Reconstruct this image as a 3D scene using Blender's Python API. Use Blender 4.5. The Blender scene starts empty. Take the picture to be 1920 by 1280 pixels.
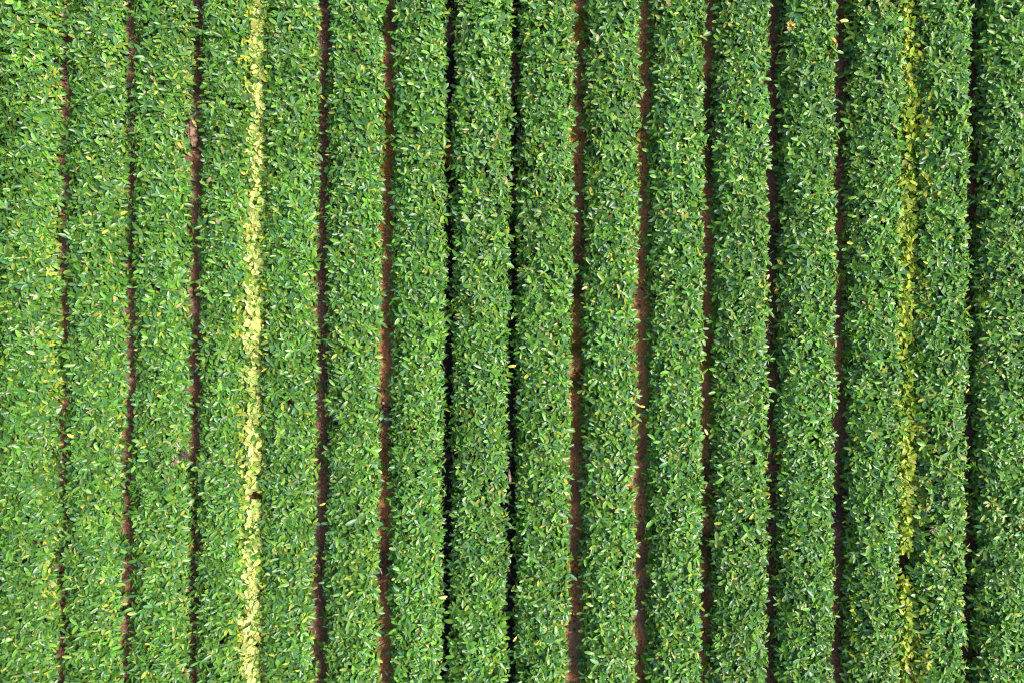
import bpy, math
import numpy as np
R = math.radians
rng = np.random.default_rng(7)
scene = bpy.context.scene

# ------------------------------------------------------------ camera, light, exposure
CAM_Z = 13.2
ZC = 0.28                        # height at which one metre is 121 photo pixels
PXM = 121.0
cam_d = bpy.data.cameras.new('camera')
cam = bpy.data.objects.new('camera', cam_d)
scene.collection.objects.link(cam)
cam.location = (0, 0, CAM_Z)
cam.rotation_euler = (0, 0, 0)
cam_d.sensor_width = 36
cam_d.lens = 36 * (CAM_Z - ZC) * PXM / 1920
cam_d.clip_end = 2000
scene.camera = cam

SUN_EL, SUN_AZ = R(49), R(80)    # azimuth measured from +Y towards +X: light comes from the right
world = bpy.data.worlds.new('World'); scene.world = world
world.use_nodes = True
wn = world.node_tree.nodes; wl = world.node_tree.links
bg = wn['Background']; sky = wn.new('ShaderNodeTexSky')
sky.sky_type = 'NISHITA'; sky.sun_disc = False
sky.sun_elevation = SUN_EL; sky.sun_rotation = SUN_AZ
sky.dust_density = 3.0; sky.air_density = 1.0
wl.new(sky.outputs[0], bg.inputs[0]); bg.inputs[1].default_value = 0.125
sun_d = bpy.data.lights.new('sun', 'SUN'); sun = bpy.data.objects.new('sun', sun_d)
scene.collection.objects.link(sun)
sun_d.energy = 3.0; sun_d.angle = R(8); sun_d.color = (1.0, 0.95, 0.86)
sun.rotation_euler = (-(R(90) - SUN_EL), 0, -SUN_AZ)
scene.view_settings.view_transform = 'Standard'
scene.view_settings.look = 'None'
scene.view_settings.exposure = 1.2
scene.view_settings.gamma = 1.0
scene.render.engine = 'CYCLES'; scene.cycles.pixel_filter_type = 'BLACKMAN_HARRIS'; scene.cycles.filter_width = 1.1

# ------------------------------------------------------------ helpers
def wx(px, z=ZC): return (px - 960) / PXM * (CAM_Z - z) / (CAM_Z - ZC)
def wy(py, z=ZC): return -(py - 640) / PXM * (CAM_Z - z) / (CAM_Z - ZC)
def link(o, parent=None):
    scene.collection.objects.link(o)
    if parent: o.parent = parent
    return o
def tag(o, label=None, cat=None, group=None, kind=None):
    if label: o['label'] = label
    if cat: o['category'] = cat
    if group: o['group'] = group
    if kind: o['kind'] = kind
    return o
def norm(v): return v / np.maximum(np.linalg.norm(v, axis=-1, keepdims=True), 1e-9)
def mesh_np(name, V, F, mat, cols=None, smooth=True, parent=None):
    """V (n,3), F (m,4) quads, cols (n,3) linear colours"""
    me = bpy.data.meshes.new(name)
    n, m = len(V), len(F)
    me.vertices.add(n); me.vertices.foreach_set('co', V.astype(np.float32).ravel())
    k = F.shape[1]
    me.loops.add(m * k); me.loops.foreach_set('vertex_index', F.astype(np.int32).ravel())
    me.polygons.add(m)
    me.polygons.foreach_set('loop_start', np.arange(0, m * k, k, dtype=np.int32))
    me.polygons.foreach_set('loop_total', np.full(m, k, dtype=np.int32))
    me.polygons.foreach_set('use_smooth', np.full(m, smooth))
    if cols is not None:
        a = me.color_attributes.new('tint', 'FLOAT_COLOR', 'POINT')
        c4 = np.ones((n, 4), dtype=np.float32); c4[:, :3] = cols
        a.data.foreach_set('color', c4.ravel())
    me.update(calc_edges=True); me.validate()
    me.materials.append(mat)
    return link(bpy.data.objects.new(name, me), parent)

_tab = rng.random((4096,))
def noise1(x, seed=0):
    """smooth value noise in -1..1"""
    x = np.asarray(x, float); i = np.floor(x).astype(int); f = x - i; f = f * f * (3 - 2 * f)
    h = lambda j: _tab[(j * 131 + seed * 977) % 4096]
    return (h(i) * (1 - f) + h(i + 1) * f) * 2 - 1
def noise2(x, y, seed=0):
    x = np.asarray(x, float); y = np.asarray(y, float)
    i = np.floor(x).astype(int); j = np.floor(y).astype(int)
    f = x - i; g = y - j; f = f * f * (3 - 2 * f); g = g * g * (3 - 2 * g)
    h = lambda a, b: _tab[((a * 73 + b * 1571 + seed * 619) ^ (a * 3 + b * 7)) % 4096]
    return ((h(i, j) * (1 - f) + h(i + 1, j) * f) * (1 - g) + (h(i, j + 1) * (1 - f) + h(i + 1, j + 1) * f) * g) * 2 - 1

# ------------------------------------------------------------ materials
def leaf_material(name, rough=0.36, trans=0.3, spec=0.5):
    m = bpy.data.materials.new(name); m.use_nodes = True
    nt = m.node_tree; N = nt.nodes; L = nt.links
    b = N['Principled BSDF']; out = N['Material Output']
    at = N.new('ShaderNodeAttribute'); at.attribute_name = 'tint'
    nz = N.new('ShaderNodeTexNoise'); nz.inputs['Scale'].default_value = 55; nz.inputs['Detail'].default_value = 2
    tc = N.new('ShaderNodeTexCoord'); L.new(tc.outputs['Object'], nz.inputs['Vector'])
    mr = N.new('ShaderNodeMapRange'); mr.inputs['From Min'].default_value = .3; mr.inputs['From Max'].default_value = .7
    mr.inputs['To Min'].default_value = .78; mr.inputs['To Max'].default_value = 1.2
    L.new(nz.outputs['Fac'], mr.inputs['Value'])
    mx = N.new('ShaderNodeVectorMath'); mx.operation = 'SCALE'
    L.new(at.outputs['Color'], mx.inputs[0]); L.new(mr.outputs[0], mx.inputs['Scale'])
    L.new(mx.outputs[0], b.inputs['Base Color'])
    b.inputs['Roughness'].default_value = rough
    b.inputs['Specular IOR Level'].default_value = spec
    tr = N.new('ShaderNodeBsdfTranslucent')
    tm = N.new('ShaderNodeVectorMath'); tm.operation = 'MULTIPLY'; tm.inputs[1].default_value = (1.6, 1.5, 0.8)
    L.new(mx.outputs[0], tm.inputs[0]); L.new(tm.outputs[0], tr.inputs['Color'])
    ms = N.new('ShaderNodeMixShader'); ms.inputs[0].default_value = trans
    L.new(b.outputs[0], ms.inputs[1]); L.new(tr.outputs[0], ms.inputs[2]); L.new(ms.outputs[0], out.inputs['Surface'])
    return m
def plain_material(name, col, col2, scale=30, rough=0.85, bump=0.4):
    m = bpy.data.materials.new(name); m.use_nodes = True
    N = m.node_tree.nodes; L = m.node_tree.links; b = N['Principled BSDF']
    nz = N.new('ShaderNodeTexNoise'); nz.inputs['Scale'].default_value = scale; nz.inputs['Detail'].default_value = 6
    tc = N.new('ShaderNodeTexCoord'); L.new(tc.outputs['Object'], nz.inputs['Vector'])
    cr = N.new('ShaderNodeValToRGB'); cr.color_ramp.elements[0].position = .35; cr.color_ramp.elements[1].position = .65
    cr.color_ramp.elements[0].color = (*col, 1); cr.color_ramp.elements[1].color = (*col2, 1)
    L.new(nz.outputs['Fac'], cr.inputs[0]); L.new(cr.outputs[0], b.inputs['Base Color'])
    b.inputs['Roughness'].default_value = rough
    bp = N.new('ShaderNodeBump'); bp.inputs['Strength'].default_value = bump; bp.inputs['Distance'].default_value = .01
    L.new(nz.outputs['Fac'], bp.inputs['Height']); L.new(bp.outputs[0], b.inputs['Normal'])
    return m
M_leaf = leaf_material('glossy_leaf', .38, .24, .5)
M_yleaf = leaf_material('yellow_leaf', .5, .35, .35)
M_dry = leaf_material('dry_leaf', .7, .2, .2)
M_wood = plain_material('woody_stem', (.09, .055, .035), (.2, .13, .085), 60)
M_soilclod = plain_material('tan_soil', (.20, .115, .065), (.36, .23, .14), 70, .9, 1.0)
M_darkclod = plain_material('dark_clod', (.035, .03, .035), (.10, .09, .10), 50, .6)
M_stick = plain_material('bleached_wood', (.35, .24, .17), (.6, .48, .38), 50)
M_stone = plain_material('pink_stone', (.45, .30, .25), (.62, .5, .45), 40)

def soil_material():
    m = bpy.data.materials.new('soil'); m.use_nodes = True
    N = m.node_tree.nodes; L = m.node_tree.links; b = N['Principled BSDF']
    at = N.new('ShaderNodeAttribute'); at.attribute_name = 'tint'
    tc = N.new('ShaderNodeTexCoord')
    def nz(s, d=8):
        n = N.new('ShaderNodeTexNoise'); n.inputs['Scale'].default_value = s; n.inputs['Detail'].default_value = d
        n.inputs['Roughness'].default_value = .65
        L.new(tc.outputs['Object'], n.inputs['Vector']); return n
    n1, n2 = nz(34), nz(140)
    mr = N.new('ShaderNodeMapRange'); mr.inputs['From Min'].default_value = .33; mr.inputs['From Max'].default_value = .67
    mr.inputs['To Min'].default_value = .5; mr.inputs['To Max'].default_value = 1.55
    L.new(n1.outputs['Fac'], mr.inputs['Value'])
    mr2 = N.new('ShaderNodeMapRange'); mr2.inputs['From Min'].default_value = .35; mr2.inputs['From Max'].default_value = .7
    mr2.inputs['To Min'].default_value = .7; mr2.inputs['To Max'].default_value = 1.5
    L.new(n2.outputs['Fac'], mr2.inputs['Value'])
    mu = N.new('ShaderNodeMath'); mu.operation = 'MULTIPLY'; L.new(mr.outputs[0], mu.inputs[0]); L.new(mr2.outputs[0], mu.inputs[1])
    sc = N.new('ShaderNodeVectorMath'); sc.operation = 'SCALE'
    L.new(at.outputs['Color'], sc.inputs[0]); L.new(mu.outputs[0], sc.inputs['Scale'])
    L.new(sc.outputs[0], b.inputs['Base Color']); b.inputs['Roughness'].default_value = .8
    b.inputs['Specular IOR Level'].default_value = .3
    ad = N.new('ShaderNodeMath'); ad.operation = 'ADD'; L.new(n1.outputs['Fac'], ad.inputs[0]); L.new(n2.outputs['Fac'], ad.inputs[1])
    bp = N.new('ShaderNodeBump'); bp.inputs['Strength'].default_value = 1.0; bp.inputs['Distance'].default_value = .04
    L.new(ad.outputs[0], bp.inputs['Height']); L.new(bp.outputs[0], b.inputs['Normal'])
    return m
M_soil = soil_material()

# ------------------------------------------------------------ where the soil gaps run (photo pixels at six heights)
YS = np.array([0, 250, 500, 640, 900, 1250], float)
GAPS = {   # left and right visible edge of each gap
 0: ([-12, -9, -8, -10, -14, -20], [2, 3, 2, 1, -3, -8]),
 1: ([114, 114, 110, 113, 112, 108], [131, 127, 125, 125, 122, 120]),
 2: ([232, 235, 233, 232, 228, 225], [254, 252, 251, 254, 247, 245]),
 3: ([361, 353, 353, 355, 355, 353], [382, 379, 376, 379, 371, 368]),
 4: ([471, 467, 466, 458, 458, 452], [497, 495, 494, 490, 492, 491]),
 5: ([601, 597, 593, 594, 591, 588], [617, 615, 613, 614, 612, 608]),
 6: ([719, 717, 715, 711, 710, 710], [741, 739, 736, 735, 731, 732]),
 7: ([835, 834, 834, 832, 830, 828], [855, 851, 850, 850, 848, 843]),
 8: ([957, 956, 952, 951, 950, 946], [973, 974, 970, 967, 970, 967]),
 9: ([1077, 1075, 1072, 1069, 1067, 1063], [1097, 1097, 1095, 1095, 1092, 1092]),
 10: ([1200, 1198, 1195, 1192, 1191, 1190], [1220, 1219, 1217, 1216, 1215, 1212]),
 11: ([1320, 1320, 1319, 1317, 1316, 1314], [1337, 1336, 1335, 1336, 1334, 1329]),
 12: ([1447, 1443, 1443, 1440, 1439, 1439], [1460, 1460, 1459, 1456, 1455, 1453]),
 13: ([1570, 1569, 1567, 1567, 1566, 1564], [1586, 1583, 1581, 1583, 1582, 1580]),
 14: ([1694, 1693, 1690, 1690, 1688, 1684], [1708, 1712, 1708, 1706, 1708, 1704]),
 15: ([1824, 1820, 1817, 1815, 1814, 1812], [1832, 1830, 1825, 1823, 1826, 1822]),
 16: ([1950, 1948, 1945, 1943, 1940, 1936], [1958, 1956, 1953, 1951, 1948, 1944]),
}
ZS = 0.03
def edge(gap, side, y):
    """world x of the hedge face on this side of a gap, at world y (canopy-level)"""
    px = np.interp(-np.asarray(y) * PXM + 640, YS, GAPS[gap][side])
    right_half = gap >= 8
    # the face that leans over the gap is seen at canopy height, the other one down at the soil
    z = (ZC if side == 0 else ZS) if right_half else (ZS if side == 0 else ZC)
    x = wx(px, z)
    return x
Y0, Y1 = -6.1, 6.1

def row_edges(k, y):
    """left and right world x of hedge row k, which stands between gap k and gap k+1"""
    if k < 0: r = edge(0, 0, y); l = r - .76
    elif k > 15: l = edge(16, 1, y) if k == 17 else edge(k, 1, y); r = l + .80 if k == 17 else edge(16, 0, y)
    else: l = edge(k, 1, y); r = edge(k + 1, 0, y)
    e = 1.0 if k < 3 else .55
    l = l + e * .018 * noise1(y * 2.1, 10 + k) + e * .026 * noise1(y * 5.3, 40 + k) + e * .022 * noise1(y * 11, 210 + k)
    r = r + e * .018 * noise1(y * 2.3, 70 + k) + e * .026 * noise1(y * 4.9, 100 + k) + e * .022 * noise1(y * 11.7, 240 + k)
    if 0 <= k < 3: r = r + .035 * np.maximum(0, noise1(y * 3.3, 270 + k))
    if k == -1: r = r + .07
    if k == 0: l = l - .05; r = r + .01
    if k == 1: r = r + .03
    if k == 3: r = r + .055 + .045 * noise1(y * 3.7, 500) + .035 * noise1(y * 9, 503)
    if k == 4: l = l - .035 + .035 * noise1(y * 3.1, 501) - .03 * noise1(y * 8, 504)
    if k == 13: r = r + .025 + .02 * noise1(y * 5, 522)
    if k == 14: l = l - .035 - .03 * noise1(y * 2.7, 520)
    if k == 15: l = l - .03
    return l, r

# ------------------------------------------------------------ ground: one sheet, fine where soil shows, reaching the horizon
def build_ground():
    fine_x = np.arange(-9.2, 9.2, .034); fine_y = np.arange(-6.8, 6.8, .04)
    far = np.array([12, 18, 30, 60, 120, 300, 700.])
    xs = np.concatenate([-far[::-1], fine_x, far]); ys = np.concatenate([-far[::-1], fine_y, far])
    X, Y = np.meshgrid(xs, ys); n = X.size
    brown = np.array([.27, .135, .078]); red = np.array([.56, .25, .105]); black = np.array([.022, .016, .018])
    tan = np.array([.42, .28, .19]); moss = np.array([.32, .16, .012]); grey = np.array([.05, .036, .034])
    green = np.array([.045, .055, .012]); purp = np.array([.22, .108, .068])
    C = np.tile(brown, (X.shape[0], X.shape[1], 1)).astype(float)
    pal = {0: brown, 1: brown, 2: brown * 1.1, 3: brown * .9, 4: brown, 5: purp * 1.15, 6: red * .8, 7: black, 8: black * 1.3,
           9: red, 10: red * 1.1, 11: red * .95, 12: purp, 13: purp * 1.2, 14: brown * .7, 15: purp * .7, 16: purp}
    gapx = {}
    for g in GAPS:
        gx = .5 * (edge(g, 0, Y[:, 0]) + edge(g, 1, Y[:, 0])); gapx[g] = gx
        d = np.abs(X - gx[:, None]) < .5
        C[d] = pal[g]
    PY = -Y * PXM / 1.0 + 640
    w = .5 + .5 * noise2(X * 5, Y * 3, 5)
    def patch(g, p0, p1, col, thr=.3):
        d = (np.abs(X - gapx[g][:, None]) < .5) & (PY > p0) & (PY < p1) & (w > thr)
        C[d] = C[d] * .25 + col * .75
    for a, b in ((0, 60), (235, 300), (520, 780), (790, 830)): patch(9, a, b, moss, .35)
    patch(9, 380, 560, green, .45); patch(9, 640, 730, green, .5); patch(9, 1180, 1280, tan * .7, .4)
    patch(9, 830, 1060, purp * 1.4, .4)
    patch(6, 170, 330, moss, .3); patch(6, 380, 460, moss, .4); patch(6, 0, 60, grey, .3); patch(6, 650, 760, red * 1.3, .2)
    patch(6, 760, 860, black, .5); patch(6, 1040, 1120, grey, .3)
    patch(11, 130, 330, green, .3); patch(11, 640, 700, moss, .4); patch(11, 870, 960, green * 1.5, .3); patch(11, 1000, 1160, green, .4)
    patch(8, 60, 160, purp, .2); patch(8, 320, 380, purp, .2); patch(8, 780, 860, purp, .3)
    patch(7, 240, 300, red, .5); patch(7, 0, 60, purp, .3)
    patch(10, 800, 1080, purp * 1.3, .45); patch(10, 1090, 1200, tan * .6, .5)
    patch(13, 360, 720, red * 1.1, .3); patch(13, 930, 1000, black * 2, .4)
    patch(12, 420, 480, grey, .3); patch(12, 640, 700, tan * .4, .5)
    patch(5, 120, 260, brown * .7, .3); patch(5, 640, 1280, brown * .75, .5)
    # left gaps: dry tan with sunlight painted on left shoulder, shade on right
    for g in (1, 2, 3, 5):
        dx = X - gapx[g][:, None]
        s = (dx < -.03) & (dx > -.3) & (noise2(X * 3, Y * 2.3, 20 + g) > {1: .35, 2: .05, 3: -.05, 5: .3}[g])
        C[s] = C[s] * .45 + tan * (.8 if g > 1 else .6) * .55
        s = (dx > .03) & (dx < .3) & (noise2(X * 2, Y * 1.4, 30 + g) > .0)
        C[s] = C[s] * .5 + grey * .5  # right side of the gap darkened in colour as painted shade
    Z = .02 * noise2(X * 3, Y * 3, 1) + .012 * noise2(X * 9, Y * 9, 2) + .008 * noise2(X * 21, Y * 21, 3)
    for g in GAPS:   # a shallow furrow down each gap
        dx = X - gapx[g][:, None]
        Z -= .03 * np.exp(-(dx / .10) ** 2)
    inside = (np.abs(X) < 9.2) & (np.abs(Y) < 6.8); Z = np.where(inside, Z, 0)
    # soften colour borders
    for _ in range(2):
        C[1:-1, 1:-1] = (C[1:-1, 1:-1] * 2 + C[:-2, 1:-1] + C[2:, 1:-1] + C[1:-1, :-2] + C[1:-1, 2:]) / 6
    V = np.stack([X, Y, Z], -1).reshape(-1, 3)
    idx = np.arange(n).reshape(X.shape)
    F = np.stack([idx[:-1, :-1], idx[:-1, 1:], idx[1:, 1:], idx[1:, :-1]], -1).reshape(-1, 4)
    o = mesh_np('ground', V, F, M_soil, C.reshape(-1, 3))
    tag(o, 'reddish brown and blackish soil showing in narrow gaps between the hedge rows', None, None, 'structure')
build_ground()

# ------------------------------------------------------------ leaves
TS = np.array([0, .22, .52, .80, 1.0]); WS = np.array([.20, .82, 1.0, .86, .26])
TR = np.array([0, .20, .50, .80, 1.0]); WR = np.array([.30, .88, 1.0, .82, .22])
def leaf_batch(P, D, Nn, L, W, curl, fold, col, tipcol, tipamt, basecol=None, baseamt=None, broad=False):
    """curved, folded leaf blades: P base, D direction, Nn face normal"""
    ts, ws = (TR, WR) if broad else (TS, WS)
    n = len(P); S = norm(np.cross(D, Nn)); Nn = norm(np.cross(S, D))
    V = np.empty((n, 5, 3, 3)); C = np.empty((n, 5, 3, 3))
    sway = rng.normal(0, .06, n)
    for j, (t, w) in enumerate(zip(ts, ws)):
        c = P + D * (L * (t - .12 * np.abs(curl) * t * t))[:, None] - Nn * (curl * L * t * t)[:, None] + S * (sway * L * t * t)[:, None]
        hw = (W * w / 2)[:, None]
        V[:, j, 0] = c - S * hw + Nn * hw * fold[:, None]
        V[:, j, 1] = c
        V[:, j, 2] = c + S * hw + Nn * hw * fold[:, None]
        cc = col * (1 - (tipamt * t ** 3)[:, None]) + tipcol * (tipamt * t ** 3)[:, None]
        if baseamt is not None:
            q = (baseamt * (1 - t) ** 2)[:, None]; cc = cc * (1 - q) + basecol * q
        C[:, j, 0] = cc; C[:, j, 2] = cc
        C[:, j, 1] = cc * 1.0 + np.array([.035, .05, .008]) * (1 - t)
    base = (np.arange(n) * 15)[:, None, None]
    q = np.array([[j * 3 + s, j * 3 + s + 1, j * 3 + s + 4, j * 3 + s + 3] for j in range(4) for s in range(2)])
    F = (base + q[None]).reshape(-1, 4)
    return V.reshape(-1, 3), F, C.reshape(-1, 3)
def merge(parts):
    Vs, Fs, Cs = [], [], []; k = 0
    for V, F, C in parts:
        Vs.append(V); Fs.append(F + k); Cs.append(C); k += len(V)
    return np.concatenate(Vs), np.concatenate(Fs), np.concatenate(Cs)
def leaf_dirs(axis, polar, az):
    up = np.array([0, 0, 1.]); a = np.where(np.abs(axis[:, 2:3]) > .9, np.array([[1., 0, 0]]), up[None])
    u = norm(np.cross(axis, a)); v = np.cross(axis, u)
    rad = u * np.cos(az)[:, None] + v * np.sin(az)[:, None]
    D = norm(axis * np.cos(polar)[:, None] + rad * np.sin(polar)[:, None])
    Nn = norm(axis * np.sin(polar)[:, None] - rad * np.cos(polar)[:, None])
    return D, Nn

def row_profile():
    """hedge cross-section in unit half-width: left foot, shoulder, flat-domed top, right foot"""
    ph = np.linspace(-math.pi / 2, math.pi / 2, 61); n = 2.55
    x = np.sign(np.sin(ph)) * np.abs(np.sin(ph)) ** (2 / n); z = np.abs(np.cos(ph)) ** (2 / n)
    return x, z
PXs, PZs = row_profile()

def sample_rows(k, n, z0=.11, b=.24, low=.25, dens=None):
    """random points (with outward normals) on the canopy surface of row k"""
    y = rng.uniform(Y0, Y1, n)
    l, r = row_edges(k, y); c = (l + r) / 2; a = (r - l) / 2 - (.016 if k < 4 else .038)
    # arc-length sampling with a fixed half width
    X = PXs * .36; Z = PZs * b
    X = np.concatenate([[-.365], X, [.365]]); Z = np.concatenate([[-.09], Z, [-.09]])
    s = np.concatenate([[0], np.cumsum(np.hypot(np.diff(X), np.diff(Z)))])
    u = rng.uniform(0, s[-1], n)
    px = np.interp(u, s, X) / .36; pz = np.interp(u, s, Z)
    tx = np.interp(np.minimum(u + .005, s[-1]), s, X) - np.interp(np.maximum(u - .005, 0), s, X)
    tz = np.interp(np.minimum(u + .005, s[-1]), s, Z) - np.interp(np.maximum(u - .005, 0), s, Z)
    N = norm(np.stack([-tz, np.zeros(n), tx], -1))
    hz = 1 + .07 * noise2(y * 1.7, px * 1.5 + k * 9, 3) + .13 * noise2(y * 4.5, px * 2.2 + k * 5, 4)
    P = np.stack([c + px * a, y, z0 + pz * hz], -1)
    return P, N, px

G_dark = np.array([.019, .088, .006]); G_mid = np.array([.057, .205, .017]); G_lite = np.array([.136, .335, .038])
G_blue = np.array([.052, .170, .088])
Yl = np.array([.46, .42, .07]); Ylg = np.array([.26, .34, .035]); Pale = np.array([.48, .38, .17]); Pink = np.array([.40, .27, .13])

def leaf_colors(n, y, px, k):
    t = rng.random(n)[:, None]; u = rng.random(n)[:, None]
    c = G_dark * (1 - t) + G_mid * t
    c = np.where(u > .62, c * .45 + G_lite * .55 * (.7 + .6 * t), c)
    c = np.where(u < .27, c * .4 + G_blue * .6, c)  # bluish sky sheen put into the colour of some leaves
    zone = 1 + .16 * noise2(y * .6, px * 1.2 + k * 3, 8) + .1 * noise2(y * 2.5, px * 2 + k, 9)
    c = c * zone[:, None] * rng.uniform(.8, 1.22, (n, 1))
    return c

ROWLAB = {
 -1: 'outermost green hedge row past the left border of the photo, almost wholly cut off',
 0: 'leftmost full green hedge row, with yellowed leaves along its right edge',
 1: 'second green hedge row from the left, between the two thinnest brown soil gaps',
 2: 'green hedge row with a dark dried clump, left of the gap with pale tan earth',
 3: 'green hedge row touching the left side of the bright pale yellow strip',
 4: 'green hedge row touching the right side of the bright pale yellow strip',
 5: 'green hedge row between the blackish brown gap and the rusty mossy gap',
 6: 'green hedge row between the rusty mossy gap and the first black soil gap',
 7: 'green hedge row standing between the two black soil gaps in the middle',
 8: 'green hedge row between the second black soil gap and the orange mossy soil gap',
 9: 'green hedge row between the orange mossy gap and the wide plain red soil gap',
 10: 'green hedge row just right of the wide plain red soil gap, left side shaded',
 11: 'green hedge row fourth to the left of the olive yellow strip',
 12: 'green hedge row third to the left of the olive yellow strip, between purple brown gaps',
 13: 'green hedge row second to the left of the olive yellow strip',
 14: 'green hedge row with pale bright right edge touching the olive yellow strip',
 15: 'green hedge row between the olive yellow strip and the last dark gap on the right',
 16: 'rightmost green hedge row, dark and shaded, along the right border of the photo',
 17: 'green hedge row beyond the right border, past the last dark row',
}
# relabel so that counting is right (13 is directly left of the strip's neighbour)
ROWLAB[14] = None
ROWLAB[13] = 'green hedge row with pale right edge touching the left side of the olive yellow strip'
ROWLAB[12] = 'green hedge row second to the left of the olive yellow strip, between purple brown gaps'
ROWLAB[11] = 'green hedge row third to the left of the olive yellow strip'
ROWLAB[14] = 'green hedge row between the olive yellow strip and the last dark gap on the right'
ROWLAB[15] = 'rightmost green hedge row, dark and shaded, along the right border of the photo'

def build_row(k, label, nshoot=4200):
    y0 = 0.0; l, r = row_edges(k, np.array([0.])); cx = float((l + r)[0] / 2)
    root = bpy.data.objects.new('hedge_row', None); root.location = (cx, 0, 0); root.empty_display_size = .3; link(root)
    tag(root, label, 'hedge', 'clipped green hedge rows planted side by side')
    off = np.array([cx, 0, 0])
    P, N, px = sample_rows(k, nshoot)
    up = np.array([0, 0, 1.])
    axis = norm(N * .9 + up * .55 + rng.normal(0, .28, (nshoot, 3)))
    depth = np.abs(rng.normal(0, .035, nshoot)) + .015
    depth += np.where(rng.random(nshoot) < .42, rng.uniform(.05, .11, nshoot), 0)
    depth = np.where(rng.random(nshoot) < .055, rng.uniform(-.045, -.01, nshoot), depth)
    P = P - N * depth[:, None]
    P[:, 2] = np.maximum(P[:, 2], .03)
    # leaves of each shoot
    per = rng.integers(4, 8, nshoot); idx = np.repeat(np.arange(nshoot), per); n = len(idx)
    order = np.concatenate([np.arange(p) for p in per]); frac = order / np.maximum(per[idx] - 1, 1)
    az = rng.uniform(0, 2 * math.pi, nshoot)[idx] + order * 2.4 + rng.normal(0, .3, n)
    polar = R(84) - frac * R(36) + rng.normal(0, R(12), n)
    D, Nn = leaf_dirs(axis[idx], polar, az)
    size = rng.normal(1, .17, nshoot)[idx] * rng.normal(1, .14, n)
    L = np.clip(.126 * size * (1 - .22 * frac), .05, .2); W = L * rng.uniform(.30, .41, n)
    base = P[idx] + axis[idx] * (frac * .035)[:, None] + rng.normal(0, .006, (n, 3))
    curl = rng.normal(.16, .10, n); fold = rng.uniform(.12, .5, n)
    # twist a little about the blade
    Nn = norm(Nn + np.cross(D, Nn) * rng.normal(0, .25, n)[:, None])
    y = base[:, 1]; col = leaf_colors(n, y, px[idx], k)
    tip = np.where(rng.random((n, 1)) < .75, Ylg, Yl); tipamt = np.where(rng.random(n) < .13, rng.uniform(.4, 1, n), rng.uniform(0, .12, n))
    bc = np.where(rng.random((n, 1)) < .22, Pale, Ylg); ba = np.where(rng.random(n) < .16, rng.uniform(.4, .9, n), rng.uniform(.0, .35, n))
    # yellowed leaves: rare, in patches, denser near the edges; a lot along the right edge of row 0
    py = .042 + .03 * np.clip(noise2(y * 1.1, px[idx] + k * 4, 12), 0, 1)
    if k == 0: py = py + .24 * (px[idx] > .7) * np.clip(.15 + noise1(y * 2.2, 300), 0, 1)
    if k == 1: py = py + .16 * (px[idx] > .7) * np.clip(noise1(y * 1.8, 301), 0, 1)
    if k == 2: py = py + .20 * (px[idx] > .75) * np.clip(noise1(y * 1.5, 302), 0, 1)
    if k == 3: py = py + .40 * (px[idx] > .78) * np.clip(.5 + noise1(y * 2, 303), 0, 1)
    if k == 4: py = py + .25 * (px[idx] < -.72)
    if k in (13, 14): py = py + (.10 * (px[idx] > .8) if k == 13 else .34 * (px[idx] < -.6) * np.clip(.6 + noise1(y * 2.1, 310), 0, 1))
    py = py + .03 * (np.abs(px[idx]) > .8)
    isy = rng.random(n) < py * (1.25 if k > 7 else 1)
    kind = rng.random((n, 1))
    ycol = np.where(kind < .62, Ylg * rng.uniform(.8, 1.2, (n, 1)), np.where(kind < .86, Yl * rng.uniform(.7, 1.15, (n, 1)), np.where(kind < .95, Pale, Pink)))
    eg = (np.abs(px[idx]) > .55) & np.isin(k, [0, 3, 4, 13, 14])
    ycol = np.where((eg & (rng.random(n) < .8))[:, None], (Ylg * (1 - kind) + Yl * kind) * np.array([1, 1.05, .8]), ycol)
    g = ~isy
    V, F, C = leaf_batch(base[g] - off, D[g], Nn[g], L[g], W[g], curl[g], fold[g], col[g], tip[g], tipamt[g], bc[g], ba[g])
    mesh_np('foliage', V, F, M_leaf, C, True, root)
    i = isy
    V, F, C = leaf_batch(base[i] - off + axis[idx][i] * .01, D[i], Nn[i], L[i] * .82, W[i] * .85, curl[i], fold[i], ycol[i], ycol[i] * .7, tipamt[i], ycol[i] * .9, ba[i])
    o = mesh_np('yellowed_leaves', V, F, M_yleaf, C, True, root)
    o['label'] = 'scattered leaves turned yellow or pale tan'
    # woody branches: a low stool every 0.22 m, forking towards the canopy
    sticks = []
    for yy in np.arange(Y0 + .1, Y1, .22):
        l, r = row_edges(k, np.array([yy])); c = float((l + r)[0] / 2); hw = float((r - l)[0] / 2)
        for s in (-1, 1):
            b0 = np.array([c + s * .14 + rng.normal(0, .03), yy + rng.normal(0, .05), -.02])
            for q in range(4):
                t1 = np.array([c + s * .14 + rng.uniform(-.2, .2), yy + rng.uniform(-.14, .14), rng.uniform(.20, .27)])
                m1 = b0 * .5 + t1 * .5 + rng.normal(0, .02, 3)
                sticks += [(b0, m1, .009, .006), (m1, t1, .006, .003)]
    V, F = tubes(sticks); tag(mesh_np('branches', V - off, F, M_wood, None, True, root), kind='stuff')
    return root

def tubes(sticks, sides=5):
    Vs, Fs = [], []; k = 0
    for a, b, r0, r1 in sticks:
        a = np.asarray(a, float); b = np.asarray(b, float); d = norm(b - a)
        u = norm(np.cross(d, [0, 0, 1.] if abs(d[2]) < .9 else [1., 0, 0])); v = np.cross(d, u)
        an = np.arange(sides) * 2 * math.pi / sides
        ring = np.cos(an)[:, None] * u + np.sin(an)[:, None] * v
        Vs += [a + ring * r0, b + ring * r1]
        for i in range(sides):
            j = (i + 1) % sides; Fs.append([k + i, k + j, k + sides + j, k + sides + i])
        k += 2 * sides
    return np.concatenate(Vs), np.array(Fs)

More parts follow.
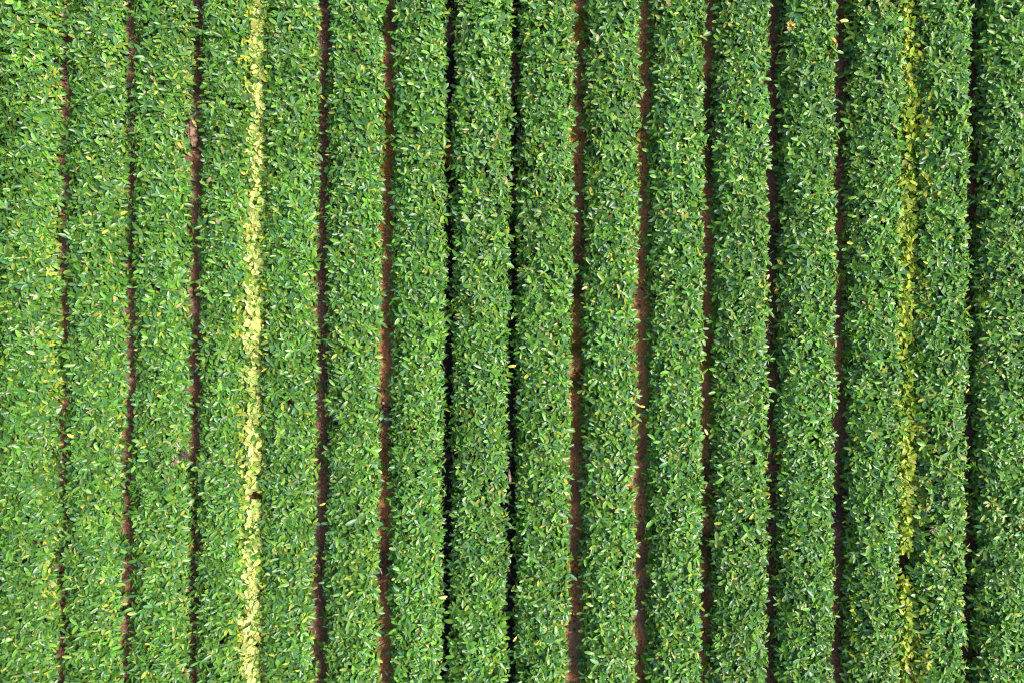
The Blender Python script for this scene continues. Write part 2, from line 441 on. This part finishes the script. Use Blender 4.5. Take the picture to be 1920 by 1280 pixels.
# gap 16 exists only to end row 15; rows: -1 .. 15 and one past the border
for k in range(-1, 16):
    build_row(k, ROWLAB[k])
build_row(17, ROWLAB[17])

# ------------------------------------------------------------ the two yellow strips between hedge rows
def yellow_strip(g, label, zt, n, cols, w_in, sparse, name='yellow_plant_row'):
    cx = float(.5 * (edge(g, 0, np.array([0.])) + edge(g, 1, np.array([0.])))[0])
    root = bpy.data.objects.new(name, None); root.location = (cx, 0, 0); link(root)
    tag(root, label, 'plant row')
    off = np.array([cx, 0, 0])
    y = rng.uniform(Y0, Y1, n); keep = noise1(y * 3.1, 400 + g) * .6 + noise1(y * 9, 401 + g) * .5 > sparse + (.35 * np.clip((-y - 0) / 5, -.3, .35) if g == 14 else 0); y = y[keep]; n = len(y)
    x = .5 * (edge(g, 0, y) + edge(g, 1, y)) + .03 * noise1(y * 1.9, 7 + g)
    h = .5 * (edge(g, 1, y) - edge(g, 0, y)) + w_in
    u = np.clip(rng.normal(0, .5, n), -1.1, 1.1)
    z = zt * (1 - .35 * u * u) - np.abs(rng.normal(0, .06, n)) + .035 * noise1(y * 6, 9) + .03 * noise2(y * 14, u * 3, 10)
    P = np.stack([x + u * h, y, np.maximum(z, .02)], -1) - off
    axis = norm(np.stack([u * .35 + .1, np.zeros(n), np.ones(n)], -1) + rng.normal(0, .3, (n, 3)))
    D, Nn = leaf_dirs(axis, R(68) + rng.normal(0, R(22), n), rng.uniform(0, 2 * math.pi, n))
    L = rng.uniform(.07, .15, n); W = L * rng.uniform(.42, .66, n)
    t = rng.random((n, 1)); zone = (.5 + .5 * noise1(y * 2.4, 55 + g) + .5 * noise1(y * 7, 58 + g))[:, None]
    pick = np.clip(t * .85 + np.abs(u)[:, None] ** 1.5 * .8 - zone * .5 + .05, 0, 1)
    c = cols[0] * (1 - pick) + cols[1] * pick; c = np.where(rng.random((n, 1)) < .08, cols[2], c); c = np.where(rng.random((n, 1)) < .10 + .35 * np.abs(u)[:, None] ** 3, G_mid * 1.1, c) * rng.uniform(.6, 1.1, (n, 1))
    V, F, C = leaf_batch(P, D, Nn, L, W, rng.normal(.2, .12, n), rng.uniform(.1, .4, n), c, c * .9, rng.random(n), c, rng.random(n), True)
    mesh_np('foliage', V, F, M_yleaf, C, True, root)
    st = []
    for yy in np.arange(Y0 + .1, Y1, .16):
        xx = float(.5 * (edge(g, 0, yy) + edge(g, 1, yy))) + rng.normal(0, .03)
        for q in range(3):
            st.append(((xx, yy, -.03), (xx + rng.uniform(-.09, .09), yy + rng.uniform(-.08, .08), zt * .8), .005, .003))
    V, F = tubes(st); tag(mesh_np('branches', V - off, F, M_wood, None, True, root), kind='stuff')
yellow_strip(4, 'bright pale yellow strip of small broad leaves filling one gap in the left third', .235, 5000,
             [np.array([.68, .73, .26]), np.array([.25, .43, .04]), np.array([.45, .42, .10])], .035, -.62)
yellow_strip(14, 'narrower olive yellow strip of leaves filling a gap near the right side', .215, 4800,
             [np.array([.42, .50, .06]), np.array([.19, .33, .022]), np.array([.5, .46, .14])], .04, -.40)

# ------------------------------------------------------------ leaf litter on the soil (uncountable)
def litter():
    n = 5200; g = rng.choice([1, 2, 3, 5, 6, 7, 8, 9, 10, 11, 12, 13, 15], n, p=np.array([14, 16, 16, 12, 7, 5, 5, 5, 5, 4, 4, 4, 3]) / 100)
    y = rng.uniform(Y0, Y1, n); x = np.zeros(n)
    for q in np.unique(g):
        i = g == q; l, r = edge(q, 0, y[i]), edge(q, 1, y[i])
        x[i] = l + (r - l) * rng.beta(1.0, 1.8 if q < 6 else 1.2, i.sum()) * 1.1 - .03
    P = np.stack([x, y, rng.uniform(.0, .03, n) - .01], -1)
    az = rng.uniform(0, 2 * math.pi, n); D = norm(np.stack([np.cos(az), np.sin(az), rng.normal(.1, .25, n)], -1))
    Nn = norm(np.array([0, 0, 1.]) + rng.normal(0, .3, (n, 3)))
    L = rng.uniform(.02, .075, n); W = L * rng.uniform(.12, .45, n)
    t = rng.random((n, 1)); c = np.array([.32, .18, .11]) * (1 - t) + np.array([.12, .06, .04]) * t
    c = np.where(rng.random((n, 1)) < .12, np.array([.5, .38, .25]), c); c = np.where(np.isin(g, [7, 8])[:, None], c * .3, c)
    V, F, C = leaf_batch(P, D, Nn, L, W, rng.normal(0, .25, n), rng.uniform(-.3, .5, n), c, c, rng.random(n))
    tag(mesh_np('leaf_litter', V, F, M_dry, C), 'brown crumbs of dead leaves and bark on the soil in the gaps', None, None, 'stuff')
litter()
def crumbs():
    n = 5200; g = rng.choice([0, 1, 2, 3, 5, 6, 7, 8, 9, 10, 11, 12, 13, 15], n)
    y = rng.uniform(Y0, Y1, n); x = np.zeros(n); C = np.zeros((n, 3))
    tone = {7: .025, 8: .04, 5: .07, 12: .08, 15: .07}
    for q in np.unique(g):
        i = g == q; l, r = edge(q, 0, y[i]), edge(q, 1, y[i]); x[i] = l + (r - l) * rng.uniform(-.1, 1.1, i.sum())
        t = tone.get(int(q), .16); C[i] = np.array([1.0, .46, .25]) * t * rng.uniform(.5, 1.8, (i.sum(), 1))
    rad = .006 + .02 * rng.random(n) ** 3
    oc = np.array([[1, 0, 0], [0, 1, 0], [-1, 0, 0], [0, -1, 0], [0, 0, 1.], [0, 0, -1]])
    V = oc[None] * rad[:, None, None] * rng.uniform(.6, 1.3, (n, 6, 1)); a = rng.uniform(0, 6.28, n)
    ca, sa = np.cos(a)[:, None], np.sin(a)[:, None]
    V = np.stack([V[..., 0] * ca - V[..., 1] * sa, V[..., 0] * sa + V[..., 1] * ca, V[..., 2] * .7], -1)
    V += np.stack([x, y, rng.uniform(-.03, .01, n)], -1)[:, None]
    f = np.array([[0, 1, 4], [1, 2, 4], [2, 3, 4], [3, 0, 4], [1, 0, 5], [2, 1, 5], [3, 2, 5], [0, 3, 5]])
    F = (np.arange(n) * 6)[:, None, None] + f[None]
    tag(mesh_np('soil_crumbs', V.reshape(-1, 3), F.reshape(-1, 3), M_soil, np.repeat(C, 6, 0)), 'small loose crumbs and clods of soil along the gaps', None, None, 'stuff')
crumbs()

# ------------------------------------------------------------ single things that catch the eye
def fallen_leaf(px, py, z, ang, Lp, col, label, tipc=None, curl=.25, wf=.36, group='single fallen leaves caught over the soil gaps', tilt=.05, mat=None):
    x, y = wx(px, z), wy(py, z); a = R(ang); L = Lp * .85 / PXM; col = np.array(col) * .75
    D = np.array([[math.cos(a), math.sin(a), tilt]]); D = norm(D); P = -D * L / 2
    c = np.array([col], float); t = np.array([tipc if tipc is not None else col], float)
    V, F, C = leaf_batch(P, D, norm(np.array([[.05, .05, 1.]])), np.array([L]), np.array([L * wf]), np.array([curl]), np.array([.3]), c, t, np.array([1.]))
    V = V + np.array([0, 0, .02])
    o = mesh_np('fallen_leaf', V, F, mat or M_yleaf, C); o.location = (x, y, z)
    tag(o, label, 'leaf', group); return o
YC = (.70, .60, .14); CR = (.72, .62, .30); YG = (.50, .52, .05); TN = (.60, .40, .22)
for a in [
 (1583, 40, .30, 2, 21, YC, 'pale yellow leaf lying straight across a dark gap near the top edge, right of centre', CR),
 (605, 945, .27, 12, 14, YG, 'yellow green leaf over the blackish brown gap right of the pale yellow strip', YC),
 (616, 1008, .33, 320, 12, CR, 'curled cream leaf on the hedge edge just right of the blackish brown gap', CR),
 (720, 190, .31, 320, 12, YC, 'short yellow leaf at the rusty mossy gap near the top', CR),
 (961, 593, .24, 75, 15, CR, 'curved cream leaf standing upright in the second black gap at mid height', CR),
 (960, 686, .27, 3, 18, YG, 'green and yellow leaf bridging the second black gap just below mid height', YC),
 (832, 1118, .30, 3, 17, YC, 'yellow orange leaf bridging the first black gap near the bottom', CR),
 (966, 1197, .29, 40, 13, YC, 'orange yellow leaf beside the second black gap near the bottom edge', (.8, .5, .15)),
 (1324, 809, .29, 300, 16, CR, 'cream leaf by the gap two rows right of the red soil gap', YC),
 (1204, 761, .27, 350, 14, YG, 'yellow green leaf hanging over the red soil gap below mid height', YC),
 (1096, 540, .30, 30, 15, CR, 'pale leaf pointing over the orange mossy gap from the right, upper half', YG),
 (366, 232, .12, 305, 17, YC, 'yellow leaf lying on the pale tan earth patch', CR),
 (1196, 1040, .30, 315, 14, CR, 'cream leaf at the left lip of the red soil gap near the dark twigs', YC),
 (962, 1102, .25, 250, 17, YG, 'yellow green leaf hanging over the second black gap in the lower quarter', YG),
 (1440, 520, .30, 60, 14, TN, 'tan leaf on the hedge shoulder at the gap third left of the olive strip', CR),
]:
    fallen_leaf(*a[:6], a[6], a[7])

def twig(px, py, z, ang, Lp, r, mat, label, bend=.1, side=True, cat='twig'):
    x, y = wx(px, z), wy(py, z); a = R(ang); L = Lp / PXM; d = np.array([math.cos(a), math.sin(a), 0]); s = np.array([-d[1], d[0], 0])
    pts = [d * L * (t - .5) + s * bend * L * math.sin(t * 3.1) + np.array([0, 0, .01 * math.sin(t * 7)]) for t in np.linspace(0, 1, 6)]
    st = [(pts[i], pts[i + 1], r * (1 - .1 * i), r * (1 - .1 * (i + 1))) for i in range(5)]
    if side: st.append((pts[2], pts[2] + d * L * .2 + s * L * .18, r * .6, r * .3)); st.append((pts[3], pts[3] + d * L * .15 - s * L * .12, r * .5, r * .25))
    V, F = tubes(st, 6); o = mesh_np('twig', V, F, mat); o.location = (x, y, z)
    tag(o, label, cat); return o
twig(14, 740, .36, 12, 36, .010, M_stick, 'pale bare twig lying on the leftmost hedge row at the photo border')
twig(711, 1066, .10, 300, 22, .010, M_stick, 'whitish grey twig stub in the rusty gap near the bottom', .05)
twig(1356, 162, .37, 32, 20, .007, M_wood, 'thin brown twig on the hedge row right of the third rust coloured gap')
twig(1742, 952, .33, 55, 22, .008, M_wood, 'dark brown bent twig on the hedge right of the olive yellow strip', .2)
twig(1204, 1046, .05, 330, 26, .007, M_darkclod, 'longest blackish twig crossing the red soil gap in the lower part', .15)
twig(1208, 1062, .04, 40, 22, .006, M_darkclod, 'blackish twig slanting up under the longer one in the red soil gap', .2)
twig(1207, 965, .04, 60, 18, .005, M_darkclod, 'thin dark root curved on the red soil, above the blackish twigs', .3)
twig(110, 404, .10, 55, 22, .006, M_wood, 'thin brown twig beside the first soil gap on the left', .1)
twig(225, 892, .20, 40, 24, .006, M_stick, 'pale forked stalk at the left lip of the second soil gap')

def clod(name, px, py, z, size, mat, label, cat, seed=1, flat=.6, long=1.0, rot=0, rough=.28):
    me = bpy.data.meshes.new(name); import bmesh
    bm = bmesh.new(); bmesh.ops.create_icosphere(bm, subdivisions=4, radius=1)
    for v in bm.verts:
        c = v.co
        n = 1 + rough * (noise2(c.x * 2.2 + seed, c.y * 2.2 + c.z * 1.7, seed) + .5 * noise2(c.x * 5 + c.z * 3, c.y * 5, seed + 3) + .3 * noise2(c.x * 11, c.y * 11 + c.z * 9, seed + 5))
        v.co = c * float(n)
        v.co.x *= size / 2; v.co.y *= size / 2 * long; v.co.z *= size / 2 * flat
    for f in bm.faces: f.smooth = True
    bm.to_mesh(me); bm.free(); me.materials.append(mat)
    o = link(bpy.data.objects.new(name, me)); o.location = (wx(px, z), wy(py, z), z); o.rotation_euler.z = R(rot)
    tag(o, label, cat); return o
clod('soil_mound', 359, 246, .05, .17, M_soilclod, 'long pale tan lump of dry earth in the third soil gap, upper part', 'earth', 3, .5, 2.1, 3, .55)
clod('soil_clod', 356, 545, .06, .10, M_soilclod, 'small tan earth lump at the third gap just above mid height', 'earth', 5, .5, 1.8, 5)
clod('soil_clod', 231, 1128, .07, .12, M_soilclod, 'tan earth lump at the left lip of the second gap near the bottom', 'earth', 9, .5, 1.1, 20)
clod('soil_clod', 1076, 1080, .05, .14, M_darkclod, 'dark grey clod lying in the orange mossy gap low in the photo', 'clod', 7, .6, .8, 20)
clod('soil_clod', 726, 785, .03, .14, M_darkclod, 'blackish clod in the rusty gap below mid height', 'clod', 11, .5, 1.5, -10)
clod('pebble', 719, 755, .03, .045, M_stone, 'small pinkish pebble on the red soil above the blackish clod', 'pebble', 2, .7, 1, 0, .1)
clod('pebble', 963, 153, .03, .05, M_stone, 'small pale pebble in the second black gap near the top', 'pebble', 4, .7, 1.1, 0, .1)

def dried_clump(px, py, z, size, label, cols, n=60, mat=None):
    az = rng.uniform(0, 6.28, n); u = rng.uniform(0, 1, n) ** .6
    P = np.stack([np.cos(az) * u * size * .35, np.sin(az) * u * size * .35, rng.uniform(-.02, .03, n)], -1)
    D = norm(np.stack([np.cos(az + rng.normal(0, 1, n)), np.sin(az + rng.normal(0, 1, n)), rng.uniform(-.2, .8, n)], -1))
    Nn = norm(np.array([0, 0, 1.]) + rng.normal(0, .4, (n, 3))); L = rng.uniform(.03, .07, n); c = np.array(cols)[rng.integers(0, len(cols), n)]
    V, F, C = leaf_batch(P, D, Nn, L, L * rng.uniform(.15, .4, n), rng.normal(.2, .4, n), rng.uniform(0, .8, n), c, c * .6, rng.random(n))
    o = mesh_np('dried_clump', V, F, M_dry, C); o.location = (wx(px, z), wy(py, z), z); tag(o, label, 'dead leaves'); return o
dried_clump(347, 852, .37, .15, 'dark curled clump of dead leaves on the hedge just left of the third gap', [(.04, .028, .03), (.09, .065, .065), (.2, .15, .14)], 80)
dried_clump(328, 864, .37, .09, 'small pinkish dead sprig just left of the dark dead clump', [(.3, .2, .16), (.22, .14, .11)], 22)
dried_clump(1750, 991, .38, .09, 'pinkish white dried tuft on the hedge right of the olive yellow strip', [(.42, .33, .22), (.3, .22, .15)], 26)
dried_clump(1328, 908, .05, .12, 'tan flake of dead leaves in the gap right of the red soil gap, lower half', [(.45, .25, .15), (.55, .38, .22)], 30)
dried_clump(1483, 48, .38, .14, 'orange and yellow withering sprig near the top, left of a dark gap', [(.75, .5, .12), (.7, .35, .15), (.8, .65, .2)], 26)
def peel():
    z = .12; o = fallen_leaf(956, 893, z, 275, 34, (.5, .34, .27), 'long tan strip of dry peel standing in the second black gap, lower half', (.3, .2, .16), .15, .17, None, .3, M_dry)
    o.name = 'dry_peel'; o['category'] = 'peel'
peel()
